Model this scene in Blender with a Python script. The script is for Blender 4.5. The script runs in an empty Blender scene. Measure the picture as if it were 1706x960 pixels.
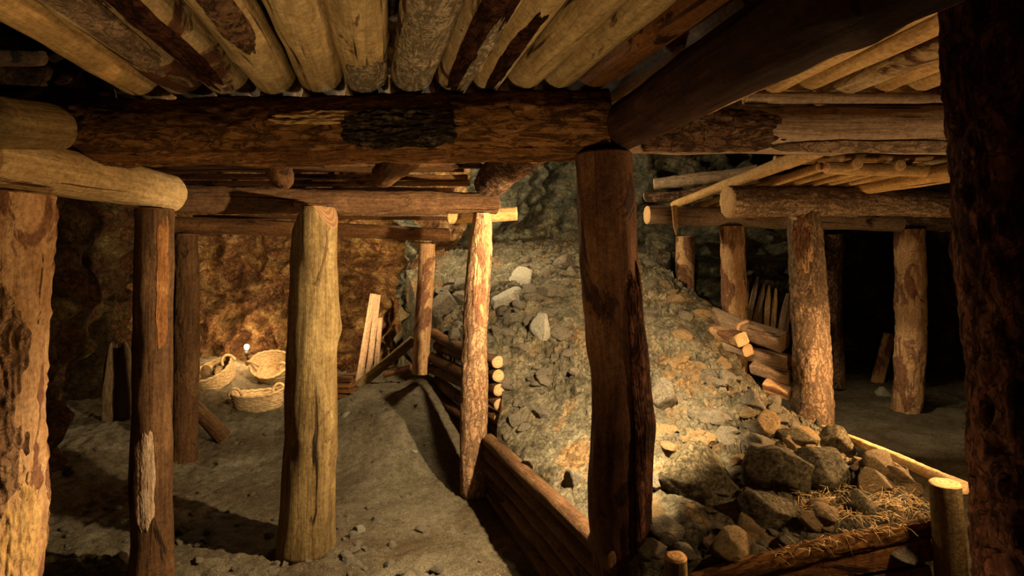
import bpy, bmesh, math, random
from mathutils import Vector, noise, Matrix, Quaternion
C = bpy.context.scene
COL = C.collection
PI = math.pi
CAMZ = 1.4
def P(px, py, d):
    """a point that the photograph shows at px,py, at depth d metres"""
    return Vector(((px - 853) * d / 1000, d, CAMZ - (py - 420) * d / 1000))
CAM = Vector((0, 0, CAMZ))
def sstep(a, b, x):
    t = max(0, min(1, (x - a) / (b - a))); return t * t * (3 - 2 * t)
def interp(pts, x):
    if x <= pts[0][0]: return pts[0][1]
    for (a, b), (c, d) in zip(pts, pts[1:]):
        if x <= c: return b + (d - b) * (x - a) / (c - a)
    return pts[-1][1]
def fr(v, o=4): return noise.fractal(v, 1.0, 2.1, o)

# ------------------------------------------------------------ materials
def mat(name):
    m = bpy.data.materials.new(name); m.use_nodes = True
    nt = m.node_tree; b = nt.nodes['Principled BSDF']
    b.inputs['Specular IOR Level'].default_value = 0.10
    return m, nt, b
class NB:
    def __init__(s, nt): s.nt = nt
    def n(s, t, **k):
        nd = s.nt.nodes.new(t)
        for a, v in k.items():
            if a.startswith('i_'): nd.inputs[a[2:].replace('_', ' ')].default_value = v
            else: setattr(nd, a, v)
        return nd
    def l(s, a, b): s.nt.links.new(a, b)
    def coords(s, scale, rnd=True):
        tc = s.n('ShaderNodeTexCoord'); mp = s.n('ShaderNodeMapping'); mp.inputs['Scale'].default_value = scale
        if rnd:
            oi = s.n('ShaderNodeObjectInfo'); mu = s.n('ShaderNodeMath', operation='MULTIPLY'); mu.inputs[1].default_value = 37.0
            s.l(oi.outputs['Random'], mu.inputs[0])
            va = s.n('ShaderNodeVectorMath', operation='ADD')
            s.l(tc.outputs['Object'], va.inputs[0]); s.l(mu.outputs[0], va.inputs[1]); s.l(va.outputs[0], mp.inputs[0])
        else: s.l(tc.outputs['Object'], mp.inputs[0])
        return mp.outputs[0]
    def noise(s, vec, scale, detail=6, rough=0.6, dist=0.0):
        nd = s.n('ShaderNodeTexNoise'); nd.inputs['Scale'].default_value = scale; nd.inputs['Detail'].default_value = detail
        nd.inputs['Roughness'].default_value = rough; nd.inputs['Distortion'].default_value = dist
        s.l(vec, nd.inputs['Vector']); return nd.outputs['Fac']
    def ramp(s, fac, stops):
        r = s.n('ShaderNodeValToRGB'); e = r.color_ramp.elements
        e[0].position, e[0].color = stops[0][0], (*stops[0][1], 1); e[1].position, e[1].color = stops[-1][0], (*stops[-1][1], 1)
        for p, c in stops[1:-1]:
            x = e.new(p); x.color = (*c, 1)
        s.l(fac, r.inputs[0]); return r.outputs[0]
    def mix(s, f, a, b, bt='MIX'):
        m = s.n('ShaderNodeMix', data_type='RGBA', blend_type=bt)
        if isinstance(f, (int, float)): m.inputs[0].default_value = f
        else: s.l(f, m.inputs[0])
        for i, v in ((6, a), (7, b)):
            if isinstance(v, tuple): m.inputs[i].default_value = (*v, 1)
            else: s.l(v, m.inputs[i])
        return m.outputs[2]
    def rampf(s, fac, a, b):
        r = s.n('ShaderNodeMapRange'); r.inputs[1].default_value = a; r.inputs[2].default_value = b
        s.l(fac, r.inputs[0]); return r.outputs[0]
    def bump(s, h, bsdf, dist, prev=None, strength=1.0):
        b = s.n('ShaderNodeBump'); b.inputs['Distance'].default_value = dist; b.inputs['Strength'].default_value = strength
        s.l(h, b.inputs['Height'])
        if prev is not None: s.l(prev, b.inputs['Normal'])
        s.l(b.outputs[0], bsdf.inputs['Normal']); return b.outputs[0]

def wood(name, dark, mid, light, patch=None, patch_amt=0.42, rough=0.75, grain=1.0):
    """stripped timber: grain runs along local Z; patches of left-over bark"""
    m, nt, b = mat(name); k = NB(nt)
    v = k.coords((1, 1, 0.07)); v2 = k.coords((1, 1, 0.45)); v3 = k.coords((1, 1, 0.9))
    g = k.noise(v, 55, 8, 0.7, 0.6); g2 = k.noise(v2, 7, 6, 0.65, 0.8); fine = k.noise(v3, 60, 5, 0.7)
    c = k.ramp(g, [(0.30, dark), (0.47, mid), (0.72, light)])
    c2 = k.ramp(g2, [(0.32, tuple(x * 0.45 for x in mid)), (0.5, mid), (0.68, light)])
    c = k.mix(0.55, c, c2)
    c = k.mix(0.6, c, k.ramp(fine, [(0.33, (0.3, 0.26, 0.22)), (0.6, (1, 1, 1))]), 'MULTIPLY')
    cr = k.rampf(k.noise(k.coords((1, 1, 0.035)), 26, 3, 0.5, 1.0), 0.36, 0.30)
    c = k.mix(cr, c, tuple(x * 0.22 for x in dark))
    if patch:
        pn = k.noise(v2, 5.5, 7, 0.62, 0.9)
        pf = k.rampf(pn, patch_amt + 0.02, patch_amt - 0.02)
        pc = k.ramp(k.noise(v3, 45, 6, 0.75), [(0.3, tuple(x * 0.3 for x in patch)), (0.7, patch)])
        c = k.mix(pf, c, pc)
    k.l(c, b.inputs['Base Color']); b.inputs['Roughness'].default_value = rough
    n1 = k.bump(g, b, 0.010 * grain); n1 = k.bump(fine, b, 0.004 * grain, n1)
    n1 = k.bump(cr, b, -0.008, n1) if False else n1
    if patch: k.bump(pf, b, 0.006, n1)
    return m
def bark(name, dark, mid, light, sc=1.0, depth=0.02, gap=0.3, st=0.24):
    m, nt, b = mat(name); k = NB(nt)
    v = k.coords((1, 1, st)); v3 = k.coords((1, 1, 0.7 if st > 0.2 else 0.35))
    def crease(vec, scale, w):
        n = k.noise(vec, scale, 5, 0.55, 0.9); a = k.n('ShaderNodeMath', operation='SUBTRACT'); a.inputs[1].default_value = 0.5; k.l(n, a.inputs[0])
        c = k.n('ShaderNodeMath', operation='ABSOLUTE'); k.l(a.outputs[0], c.inputs[0]); return k.rampf(c.outputs[0], 0.0, w)
    r1 = crease(v, 15 * sc, 0.05); r2 = crease(v3, 24 * sc, 0.04)
    mm = k.n('ShaderNodeMath', operation='MULTIPLY'); k.l(r1, mm.inputs[0]); k.l(r2, mm.inputs[1]); ridge = mm.outputs[0]
    n1 = k.noise(v3, 42 * sc, 8, 0.78); n2 = k.noise(v3, 6, 5, 0.6, 0.5)
    c = k.ramp(n1, [(0.32, dark), (0.5, mid), (0.70, light)])
    c = k.mix(k.rampf(n2, 0.35, 0.65), k.mix(0.45, c, dark), c)
    c = k.mix(ridge, k.mix(1.0, c, (gap, gap, gap), 'MULTIPLY'), c)
    k.l(c, b.inputs['Base Color']); b.inputs['Roughness'].default_value = 0.9; b.inputs['Specular IOR Level'].default_value = 0.06
    a = k.bump(ridge, b, depth * 0.6); k.bump(n1, b, depth * 0.8, a)
    return m
def endgrain(name, c1, c2):
    m, nt, b = mat(name); k = NB(nt)
    v = k.coords((1, 1, 1), False)
    w = k.n('ShaderNodeTexWave', wave_type='RINGS', rings_direction='Z'); w.inputs['Scale'].default_value = 22; w.inputs['Distortion'].default_value = 2.5; w.inputs['Detail'].default_value = 3
    k.l(v, w.inputs['Vector']); n = k.noise(v, 25, 6, 0.7)
    c = k.mix(0.5, k.mix(w.outputs['Fac'], c1, c2), k.ramp(n, [(0.3, c1), (0.7, c2)]))
    k.l(c, b.inputs['Base Color']); b.inputs['Roughness'].default_value = 0.8; k.bump(n, b, 0.006)
    return m
def rockmat(name, stops, sc=1.0, crack=0.5, depth=0.03, patches=None, rnd=False, strat=1.0, rough=0.8, pth=0.47):
    m, nt, b = mat(name); k = NB(nt)
    v = k.coords((1, 1, strat), rnd)
    n1 = k.noise(v, 3.2 * sc, 10, 0.68, 0.6); n2 = k.noise(v, 19 * sc, 9, 0.75, 0.3); n3 = k.noise(v, 90 * sc, 5, 0.7)
    vo = k.n('ShaderNodeTexVoronoi', feature='DISTANCE_TO_EDGE'); vo.inputs['Scale'].default_value = 11 * sc
    dm = k.n('ShaderNodeVectorMath', operation='ADD'); nn = k.n('ShaderNodeTexNoise'); nn.inputs['Scale'].default_value = 6 * sc; nn.inputs['Detail'].default_value = 6
    k.l(v, nn.inputs['Vector']); s2 = k.n('ShaderNodeVectorMath', operation='SCALE'); s2.inputs['Scale'].default_value = 0.22 / sc
    k.l(nn.outputs['Color'], s2.inputs[0]); k.l(v, dm.inputs[0]); k.l(s2.outputs[0], dm.inputs[1]); k.l(dm.outputs[0], vo.inputs['Vector'])
    e = k.rampf(vo.outputs['Distance'], 0.0, 0.10)
    c = k.ramp(n1, stops)
    if patches:
        pn = k.noise(v, 1.7 * sc, 6, 0.6, 1.0)
        c = k.mix(k.rampf(pn, pth, pth + 0.12), c, k.ramp(n2, patches))
    c = k.mix(0.8, c, k.ramp(n2, [(0.32, (0.28, 0.26, 0.24)), (0.5, (0.8, 0.8, 0.8)), (0.7, (1.35, 1.3, 1.2))]), 'MULTIPLY')
    c = k.mix(0.5, c, k.ramp(n3, [(0.35, (0.35, 0.35, 0.35)), (0.62, (1.2, 1.2, 1.2))]), 'MULTIPLY')
    ei = k.n('ShaderNodeMath', operation='MULTIPLY_ADD'); ei.inputs[1].default_value = crack; ei.inputs[2].default_value = 1 - crack
    k.l(e, ei.inputs[0]); cc = k.n('ShaderNodeCombineColor')
    for i in range(3): k.l(ei.outputs[0], cc.inputs[i])
    c = k.mix(1.0, c, cc.outputs[0], 'MULTIPLY')
    k.l(c, b.inputs['Base Color']); b.inputs['Roughness'].default_value = rough
    a = k.bump(n1, b, depth * 2.5); a = k.bump(e, b, depth * 0.5 * crack, a); a = k.bump(n2, b, depth, a); k.bump(n3, b, depth * 0.22, a)
    return m
def soil(name, c1, c2, c3, speck):
    m, nt, b = mat(name); k = NB(nt); v = k.coords((1, 1, 1), False)
    n1 = k.noise(v, 1.6, 8, 0.6, 0.5); n2 = k.noise(v, 26, 8, 0.75); n3 = k.noise(v, 130, 4, 0.7); n4 = k.noise(v, 8, 6, 0.6)
    c = k.ramp(n1, [(0.35, c1), (0.5, c2), (0.65, c3)])
    c = k.mix(0.75, c, k.ramp(n2, [(0.3, (0.35, 0.33, 0.3)), (0.55, (0.95, 0.95, 0.95)), (0.75, (1.4, 1.35, 1.25))]), 'MULTIPLY')
    c = k.mix(0.7, c, k.ramp(n3, [(0.36, (0.3, 0.3, 0.3)), (0.6, (1.15, 1.15, 1.15))]), 'MULTIPLY')
    vo = k.n('ShaderNodeTexVoronoi'); vo.inputs['Scale'].default_value = 70; k.l(v, vo.inputs['Vector'])
    sp = k.n('ShaderNodeMath', operation='LESS_THAN'); sp.inputs[1].default_value = 0.13; k.l(vo.outputs['Distance'], sp.inputs[0])
    gate = k.n('ShaderNodeMath', operation='MULTIPLY'); k.l(sp.outputs[0], gate.inputs[0]); k.l(k.rampf(n4, 0.5, 0.6), gate.inputs[1])
    c = k.mix(gate.outputs[0], c, speck)
    k.l(c, b.inputs['Base Color']); b.inputs['Roughness'].default_value = 0.8
    a = k.bump(n4, b, 0.05); a = k.bump(n2, b, 0.035, a); k.bump(n3, b, 0.005, a)
    return m

M = {}
M['pale']   = wood('pale_pole_wood', (0.20, 0.12, 0.05), (0.46, 0.32, 0.145), (0.66, 0.50, 0.26), (0.13, 0.06, 0.03), 0.33)
M['mottle'] = wood('mottled_pole_wood', (0.18, 0.10, 0.05), (0.42, 0.29, 0.14), (0.62, 0.50, 0.30), (0.13, 0.055, 0.03), 0.47)
M['brown']  = wood('brown_beam_wood', (0.05, 0.018, 0.006), (0.22, 0.088, 0.026), (0.44, 0.22, 0.075), (0.06, 0.025, 0.012), 0.40, grain=1.8)
M['redbrown']  = wood('red_brown_wood', (0.03, 0.012, 0.006), (0.13, 0.055, 0.024), (0.28, 0.14, 0.06), (0.06, 0.025, 0.015), 0.40, grain=1.8)
M['umber']  = wood('umber_wood', (0.03, 0.014, 0.006), (0.12, 0.055, 0.02), (0.26, 0.13, 0.05), (0.05, 0.025, 0.012), 0.40, grain=1.8)
M['dark']   = wood('dark_old_wood', (0.035, 0.017, 0.008), (0.10, 0.05, 0.022), (0.22, 0.125, 0.055), (0.03, 0.017, 0.01), 0.38, rough=0.8, grain=1.6)
M['olive']  = wood('olive_post_wood', (0.05, 0.030, 0.012), (0.16, 0.105, 0.040), (0.33, 0.25, 0.11), (0.14, 0.08, 0.035), 0.36)
M['grey']   = wood('weathered_grey_wood', (0.16, 0.10, 0.065), (0.36, 0.25, 0.16), (0.52, 0.40, 0.27), (0.12, 0.07, 0.045), 0.33)
M['warm']   = wood('warm_post_wood', (0.22, 0.11, 0.05), (0.52, 0.30, 0.14), (0.74, 0.50, 0.28), (0.32, 0.15, 0.08), 0.46)
M['gold']   = wood('golden_pole_wood', (0.28, 0.15, 0.05), (0.58, 0.36, 0.14), (0.74, 0.52, 0.24), (0.3, 0.15, 0.06), 0.28)
M['bark']   = bark('rough_brown_bark', (0.07, 0.035, 0.02), (0.20, 0.11, 0.06), (0.40, 0.26, 0.15))
M['barkred'] = bark('dark_red_bark', (0.022, 0.008, 0.005), (0.075, 0.026, 0.013), (0.20, 0.085, 0.04), 0.8, 0.03)
M['barkgold'] = bark('light_tan_bark', (0.24, 0.12, 0.065), (0.46, 0.28, 0.15), (0.68, 0.46, 0.27), 1.3, 0.016, 0.5)
M['barkgrey'] = bark('grey_brown_bark', (0.18, 0.11, 0.065), (0.34, 0.23, 0.14), (0.50, 0.37, 0.24), 1.4, 0.016, 0.5)
M['darkest']  = wood('darkest_wood', (0.014, 0.006, 0.004), (0.045, 0.018, 0.009), (0.11, 0.05, 0.022), (0.02, 0.01, 0.006), 0.38, rough=0.85, grain=1.8)  # even, very dark brown wood for the overhead log
M['beambark'] = bark('hewn_beam_surface', (0.10, 0.042, 0.014), (0.28, 0.13, 0.042), (0.50, 0.27, 0.10), 1.0, 0.018, 0.4, 0.12)
M['barkpale'] = bark('pale_grey_bark', (0.22, 0.16, 0.09), (0.46, 0.36, 0.23), (0.64, 0.54, 0.38), 1.2, 0.012, 0.5)
M['barktree'] = bark('deep_red_bark', (0.05, 0.018, 0.010), (0.17, 0.062, 0.03), (0.42, 0.20, 0.11), 0.9, 0.03, 0.2)
M['barkblack'] = bark('black_scaly_bark', (0.02, 0.014, 0.009), (0.07, 0.045, 0.028), (0.26, 0.20, 0.12), 1.1, 0.02)
M['endg']   = endgrain('sawn_end_grain', (0.34, 0.19, 0.08), (0.70, 0.46, 0.22))
M['endd']   = endgrain('old_end_grain', (0.10, 0.05, 0.025), (0.26, 0.15, 0.07))
M['endm']   = endgrain('weathered_end_grain', (0.22, 0.13, 0.06), (0.46, 0.31, 0.16))
M['floor']  = soil('trodden_soil', (0.12, 0.083, 0.046), (0.20, 0.165, 0.105), (0.31, 0.27, 0.185), (0.65, 0.6, 0.5))
M['heap']   = rockmat('rubble_ground', [(0.36, (0.11, 0.095, 0.06)), (0.48, (0.25, 0.22, 0.145)), (0.6, (0.36, 0.32, 0.21)), (0.72, (0.50, 0.43, 0.28))], 1.9, 0.4, 0.034,
                      [(0.3, (0.30, 0.17, 0.07)), (0.7, (0.52, 0.35, 0.17))], pth=0.54)
M['stone']  = rockmat('grey_stone', [(0.36, (0.14, 0.12, 0.085)), (0.5, (0.30, 0.26, 0.19)), (0.66, (0.46, 0.40, 0.29))], 2.4, 0.2, 0.012, rnd=True)
M['stoneo'] = rockmat('ochre_stone', [(0.36, (0.22, 0.14, 0.065)), (0.5, (0.42, 0.29, 0.145)), (0.66, (0.60, 0.46, 0.26))], 2.4, 0.2, 0.012, rnd=True)
M['stonew'] = rockmat('pale_stone', [(0.36, (0.45, 0.42, 0.33)), (0.66, (0.78, 0.74, 0.60))], 2.4, 0.1, 0.010, rnd=True)
M['stoned'] = rockmat('dark_green_stone', [(0.36, (0.05, 0.042, 0.022)), (0.5, (0.21, 0.175, 0.10)), (0.66, (0.56, 0.46, 0.27))], 2.6, 0.35, 0.04, rnd=True)
M['wall_l'] = rockmat('brown_cave_rock', [(0.36, (0.02, 0.012, 0.006)), (0.46, (0.09, 0.055, 0.022)), (0.58, (0.20, 0.135, 0.05)), (0.70, (0.34, 0.27, 0.11))], 1.6, 0.5, 0.06,
                      [(0.3, (0.06, 0.025, 0.012)), (0.7, (0.24, 0.11, 0.045))])
M['wall_b'] = rockmat('ochre_cave_rock', [(0.36, (0.07, 0.035, 0.016)), (0.46, (0.30, 0.16, 0.06)), (0.56, (0.52, 0.33, 0.13)), (0.68, (0.70, 0.54, 0.26))], 1.8, 0.5, 0.06,
                      [(0.3, (0.07, 0.035, 0.022)), (0.7, (0.34, 0.17, 0.075))])
M['wall_g'] = rockmat('green_grey_cave_rock', [(0.36, (0.06, 0.06, 0.04)), (0.48, (0.17, 0.17, 0.12)), (0.6, (0.26, 0.25, 0.17)), (0.72, (0.44, 0.37, 0.19))], 1.1, 0.4, 0.05,
                      [(0.3, (0.12, 0.10, 0.06)), (0.7, (0.36, 0.31, 0.18))])
M['wall_r'] = rockmat('dark_cave_rock', [(0.36, (0.02, 0.014, 0.009)), (0.5, (0.07, 0.05, 0.03)), (0.7, (0.14, 0.10, 0.06))], 1.0, 0.5, 0.05)
M['straw']  = mat('dry_straw')[0]; M['straw'].node_tree.nodes['Principled BSDF'].inputs['Base Color'].default_value = (0.62, 0.44, 0.2, 1)
def basketmat():
    m, nt, b = mat('woven_esparto'); k = NB(nt); v = k.coords((1, 1, 1), True)
    n = k.noise(v, 40, 6, 0.7); c = k.ramp(n, [(0.3, (0.26, 0.17, 0.08)), (0.7, (0.62, 0.46, 0.25))])
    k.l(c, b.inputs['Base Color']); b.inputs['Roughness'].default_value = 0.8; k.bump(n, b, 0.006); return m
M['basket'] = basketmat()
def plain(name, col, rough=0.5, metal=0.0, emit=0):
    m, nt, b = mat(name); b.inputs['Base Color'].default_value = (*col, 1); b.inputs['Roughness'].default_value = rough; b.inputs['Metallic'].default_value = metal
    if emit: b.inputs['Emission Color'].default_value = (*col, 1); b.inputs['Emission Strength'].default_value = emit
    return m
M['bulb'] = plain('glowing_bulb', (1.0, 0.78, 0.42), 0.4, 0, 30)
M['socket'] = plain('black_lamp_socket', (0.03, 0.03, 0.03), 0.5)
M['cable'] = plain('black_cable', (0.02, 0.02, 0.02), 0.6)

# ------------------------------------------------------------ object helpers
def link(name, me, mats, parent=None, loc=(0, 0, 0), q=None):
    o = bpy.data.objects.new(name, me); COL.objects.link(o)
    if me is not None:
        for m in (mats if isinstance(mats, (list, tuple)) else [mats]): me.materials.append(m)
    o.location = loc
    if q is not None: o.rotation_mode = 'QUATERNION'; o.rotation_quaternion = q
    if parent is not None: o.parent = parent
    return o
def tag(o, label=None, cat=None, group=None, kind=None):
    if label: o['label'] = label
    if cat: o['category'] = cat
    if group: o['group'] = group
    if kind: o['kind'] = kind
    return o
def mesh(name, vs, fs, smooth=True, mi=None):
    me = bpy.data.meshes.new(name); me.from_pydata(vs, [], fs)
    me.polygons.foreach_set('use_smooth', [smooth] * len(fs))
    if mi: me.polygons.foreach_set('material_index', mi)
    me.update(); return me

class LogRec: pass
SEED = [11]
def log(name, label, cat, p0, p1, r0, r1=None, m='brown', em='endd', kind='smooth', bend=0.02, cuts=(), group=None,
        lump=0.07, endpart=0, seg=44, step=0.022, flat=None, parent=None, flare=0.0):
    """a tree-trunk timber from p0 to p1; grain along local Z. kind: smooth | bark"""
    SEED[0] += 1; sd = Vector((SEED[0] * 7.31, SEED[0] * 3.17, SEED[0] * 1.93)); rnd = random.Random(SEED[0])
    p0, p1 = Vector(p0), Vector(p1); ax = p1 - p0; L = ax.length; q = ax.to_track_quat('Z', 'Y')
    r1 = r0 if r1 is None else r1
    ba = rnd.uniform(0, 2 * PI); n = max(6, int(L / step))
    knots = [(rnd.uniform(0.1, 0.9) * L, rnd.uniform(0, 2 * PI), rnd.uniform(0.15, 0.3)) for _ in range(int(L * 2.2) + 1)]
    def S(t, th, off=0.0):
        z = t * L
        r = r0 + (r1 - r0) * t
        cx = bend * math.cos(ba) * math.sin(PI * t) + 0.4 * bend * noise.noise(sd + Vector((z * 2.2, 0, 5)))
        cy = bend * math.sin(ba) * math.sin(PI * t) + 0.4 * bend * noise.noise(sd + Vector((z * 2.2, 9, 5)))
        c, s = math.cos(th), math.sin(th)
        k = 1 + lump * 1.6 * noise.noise(sd + Vector((c * 0.9, s * 0.9, z * 3.0))) + lump * 0.8 * noise.noise(sd + Vector((c * 2.2, s * 2.2, z * 7.0)))
        if flare: k += flare * (1 - sstep(0, 0.12, t))
        for kz, kt, ks in knots:
            dz = (z - kz) / (r * 0.55); dt = math.atan2(math.sin(th - kt), math.cos(th - kt)) / 0.5
            d2 = dz * dz + dt * dt
            if d2 < 4: k += ks * 0.4 * math.exp(-d2 * 1.6)
        rr = r * k
        if kind == 'bark':
            a = noise.noise(sd + Vector((c * 6.5, s * 6.5, z * 14))) ; b2 = noise.noise(sd + Vector((c * 14, s * 14, z * 32)))
            rr += 0.055 * r * (1 - abs(a) * 2.6) + 0.045 * r * b2
        else:
            rr += r * 0.018 * noise.noise(sd + Vector((c * 9, s * 9, z * 2.5)))
        if flat:  # flattened (hewn) sides: clamp radial extent along a local direction
            for fa, fd in flat:
                cc = math.cos(th - fa)
                if cc > 0.05: rr = min(rr, fd * r / cc)
        rr += off
        return Vector((cx + rr * c, cy + rr * s, z))
    vs, fs, mi = [], [], []
    for i in range(n + 1):
        for j in range(seg): vs.append(S(i / n, 2 * PI * j / seg))
    for i in range(n):
        for j in range(seg):
            a = i * seg + j; b2 = i * seg + (j + 1) % seg
            fs.append((a, b2, b2 + seg, a + seg)); mi.append(0)
    def cap(V, F, base_t, sgn, I, midx):
        ring = [Vector(S(base_t, 2 * PI * j / seg)) for j in range(seg)]
        cen = sum(ring, Vector()) / seg
        start = len(V); rows = [(1.0, 0.0), (0.93, 0.005), (0.6, 0.007), (0.3, 0.006)]
        for sc, h in rows:
            for v in ring:
                p = cen + (v - cen) * sc; p.z = cen.z + sgn * (h + (0.003 * noise.noise(p * 40 + sd) if sc < 1 else 0)); V.append(p)
        V.append(cen + Vector((0, 0, sgn * 0.006))); c0 = len(V) - 1
        for r_ in range(3):
            for j in range(seg):
                a = start + r_ * seg + j; b2 = start + r_ * seg + (j + 1) % seg
                f = (a, b2, b2 + seg, a + seg); F.append(f if sgn > 0 else f[::-1]); I.append(midx)
        for j in range(seg):
            a = start + 3 * seg + j; b2 = start + 3 * seg + (j + 1) % seg
            F.append((a, b2, c0) if sgn > 0 else (b2, a, c0)); I.append(midx)
    if endpart != -1: cap(vs, fs, 0, -1, mi, 1)
    if endpart != 1: cap(vs, fs, 1, 1, mi, 1)
    me = mesh(name, vs, fs, True, mi)
    if cuts:
        bm = bmesh.new(); bm.from_mesh(me); bmesh.ops.remove_doubles(bm, verts=bm.verts, dist=0.0004)
        R = q.to_matrix().inverted()
        for cp, cn in cuts:
            lp = R @ (Vector(cp) - p0); ln = (R @ Vector(cn)).normalized()
            res = bmesh.ops.bisect_plane(bm, geom=bm.verts[:] + bm.edges[:] + bm.faces[:], plane_co=lp, plane_no=ln, clear_outer=True)
            ed = [e for e in res['geom_cut'] if isinstance(e, bmesh.types.BMEdge)]
            try:
                r_ = bmesh.ops.contextual_create(bm, geom=ed)
                for f in r_['faces']: f.material_index = 1; f.smooth = False
            except Exception: pass
        bm.to_mesh(me); bm.free()
    o = link(name, me, [M[m], M[em]], parent, p0, q)
    if label: tag(o, label, cat, group)
    if endpart:
        V, F, I = [], [], []
        cap(V, F, 0 if endpart == -1 else 1, endpart, I, 0)
        link('cut_end', mesh('cut_end', V, F, True), M[em], o)
    rec = LogRec(); rec.o, rec.S, rec.L, rec.q, rec.p0, rec.sd, rec.r = o, S, L, q, p0, sd, (r0 + r1) / 2
    return rec
def patch(rec, t0, t1, dth, m, name='bark_patch', toward=None, th=None, h=0.006, label=None, n=56, rag=0.5):
    """a ragged skin of bark (or bared wood) lying on a timber"""
    if th is None:
        tm = (t0 + t1) / 2; w = rec.p0 + rec.q @ Vector((0, 0, tm * rec.L)); d = rec.q.inverted() @ ((toward or CAM) - w); th = math.atan2(d.y, d.x)
    vs, fs = [], []; inside = []
    for i in range(n + 1):
        for j in range(n + 1):
            u, v = i / n * 2 - 1, j / n * 2 - 1
            t = (t0 + t1) / 2 + u * (t1 - t0) / 2; a = th + v * dth
            e = 1 - (abs(u) ** 3 + abs(v) ** 3) + rag * fr(rec.sd + Vector((u * 2.2, v * 2.2, 3.3 + t0)), 3) - 0.12
            inside.append(e > 0)
            off = -0.004 + h * 1.4 * sstep(0, 0.14, e) + 0.002 * noise.noise(rec.sd + Vector((u * 25, v * 12, 1)))
            vs.append(rec.S(min(1, max(0, t)), a, off))
    for i in range(n):
        for j in range(n):
            a = i * (n + 1) + j; q4 = (a, a + n + 1, a + n + 2, a + 1)
            if all(inside[k] for k in q4): fs.append(q4[::-1])
    me = mesh(name, vs, fs)
    bm = bmesh.new(); bm.from_mesh(me); bmesh.ops.delete(bm, geom=[v for v in bm.verts if not v.link_faces], context='VERTS'); bmesh.ops.recalc_face_normals(bm, faces=bm.faces[:]); bm.to_mesh(me); bm.free()
    o = link(name, me, M[m], rec.o)
    if label: o['label'] = label
    return o
def board(name, label, cat, p0, p1, w, th, m='grey', side=None, group=None, parent=None, seedn=None, twist=0.0, point=0.0, warp=0.004):
    """a riven plank from p0 to p1, width along `side`"""
    SEED[0] += 1; sd = Vector((SEED[0] * 5.1, SEED[0] * 2.3, 1))
    p0, p1 = Vector(p0), Vector(p1); L = (p1 - p0).length; z = (p1 - p0).normalized()
    side = Vector(side or (1, 0, 0)); x = (side - z * side.dot(z)).normalized(); y = z.cross(x)
    q = Matrix((x, y, z)).transposed().to_quaternion()
    n = max(4, int(L / 0.03)); prof = [(-.5, -.38), (-.42, -.5), (-.14, -.5), (.14, -.5), (.42, -.5), (.5, -.38), (.5, .38), (.42, .5), (.14, .5), (-.14, .5), (-.42, .5), (-.5, .38)]; K = len(prof)
    vs, fs = [], []
    for i in range(n + 1):
        t = i / n; s = 1 - point * sstep(0.65, 1, t)
        for kx, (a, b) in enumerate(prof):
            nz = noise.noise(sd + Vector((a * 3, b * 3, t * L * 7))); n2 = noise.noise(sd + Vector((a * 8, b * 8 + 4, t * L * 3)))
            ca, sa = math.cos(twist * t), math.sin(twist * t)
            xx, yy = a * w * s + warp * nz, b * th + warp * n2
            vs.append(Vector((xx * ca - yy * sa, xx * sa + yy * ca, t * L + (0.012 * noise.noise(sd + Vector((a * 9, 0, t * 5))) if i in (0, n) else 0))))
    for i in range(n):
        for j in range(K):
            a = i * K + j; b = i * K + (j + 1) % K; fs.append((a, b, b + K, a + K))
    fs.append(tuple(range(K))[::-1]); fs.append(tuple(n * K + j for j in range(K)))
    o = link(name, mesh(name, vs, fs, False), M[m], parent, p0, q)
    if label: tag(o, label, cat, group)
    return o
def tube(path, r, seg=10, closed=False):
    vs, fs = [], []; n = len(path); path = [Vector(p) for p in path]
    for i, p in enumerate(path):
        a = path[(i - 1) % n] if closed or i > 0 else p; b = path[(i + 1) % n] if closed or i < n - 1 else p
        q = (b - a).to_track_quat('Z', 'Y'); rr = r(i / max(1, n - 1)) if callable(r) else r
        for j in range(seg): vs.append(p + q @ Vector((rr * math.cos(2 * PI * j / seg), rr * math.sin(2 * PI * j / seg), 0)))
    for i in range(n if closed else n - 1):
        for j in range(seg):
            a = i * seg + j; b = i * seg + (j + 1) % seg; i2 = ((i + 1) % n) * seg
            fs.append((a, b, i2 + (j + 1) % seg, i2 + j))
    if not closed: fs.append(tuple(range(seg))[::-1]); fs.append(tuple((n - 1) * seg + j for j in range(seg)))
    return vs, fs

# ------------------------------------------------------------ ground
def floor_z(x, y):
    z = 0.0
    z += 0.34 * sstep(3.5, 4.55, y) * sstep(-1.75, -1.15, x) * (1 - sstep(0.0, 0.8, x))
    z += 0.10 * sstep(0, 1, (y - 4.1) / 0.8) * (1 - sstep(-1.9, -1.2, x)) + 0.16 * sstep(4.9, 5.6, y) * (1 - sstep(-1.9, -1.2, x))
    # a crest of trampled soil against the log lining
    z += 0.07 * math.exp(-((x + 0.66) / 0.16) ** 2) * sstep(3.7, 4.5, y)
    z += 0.12 * (1 - sstep(-2.9, -2.2, x)) * sstep(2.0, 3.5, y)
    return z
def floor_full(x, y):
    v = Vector((x, y, 0))
    rough = 1 + 1.2 * (1 - sstep(-2.0, -1.2, x)) + 1.5 * (1 - sstep(2.6, 3.0, y)) * (1 - sstep(-0.6, 0.2, x))
    return floor_z(x, y) + 0.018 * fr(v * 3.1, 4) + 0.010 * rough * fr(v * 18, 4)
def grid(nx, ny, f):
    vs = [f(i / nx, j / ny) for j in range(ny + 1) for i in range(nx + 1)]
    fs = [(j * (nx + 1) + i, j * (nx + 1) + i + 1, (j + 1) * (nx + 1) + i + 1, (j + 1) * (nx + 1) + i) for j in range(ny) for i in range(nx)]
    return vs, fs
def ff(u, v):
    x = -4.0 + 10 * u; y = -1.0 + 9.0 * v; return Vector((x, y, floor_full(x, y)))
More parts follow.
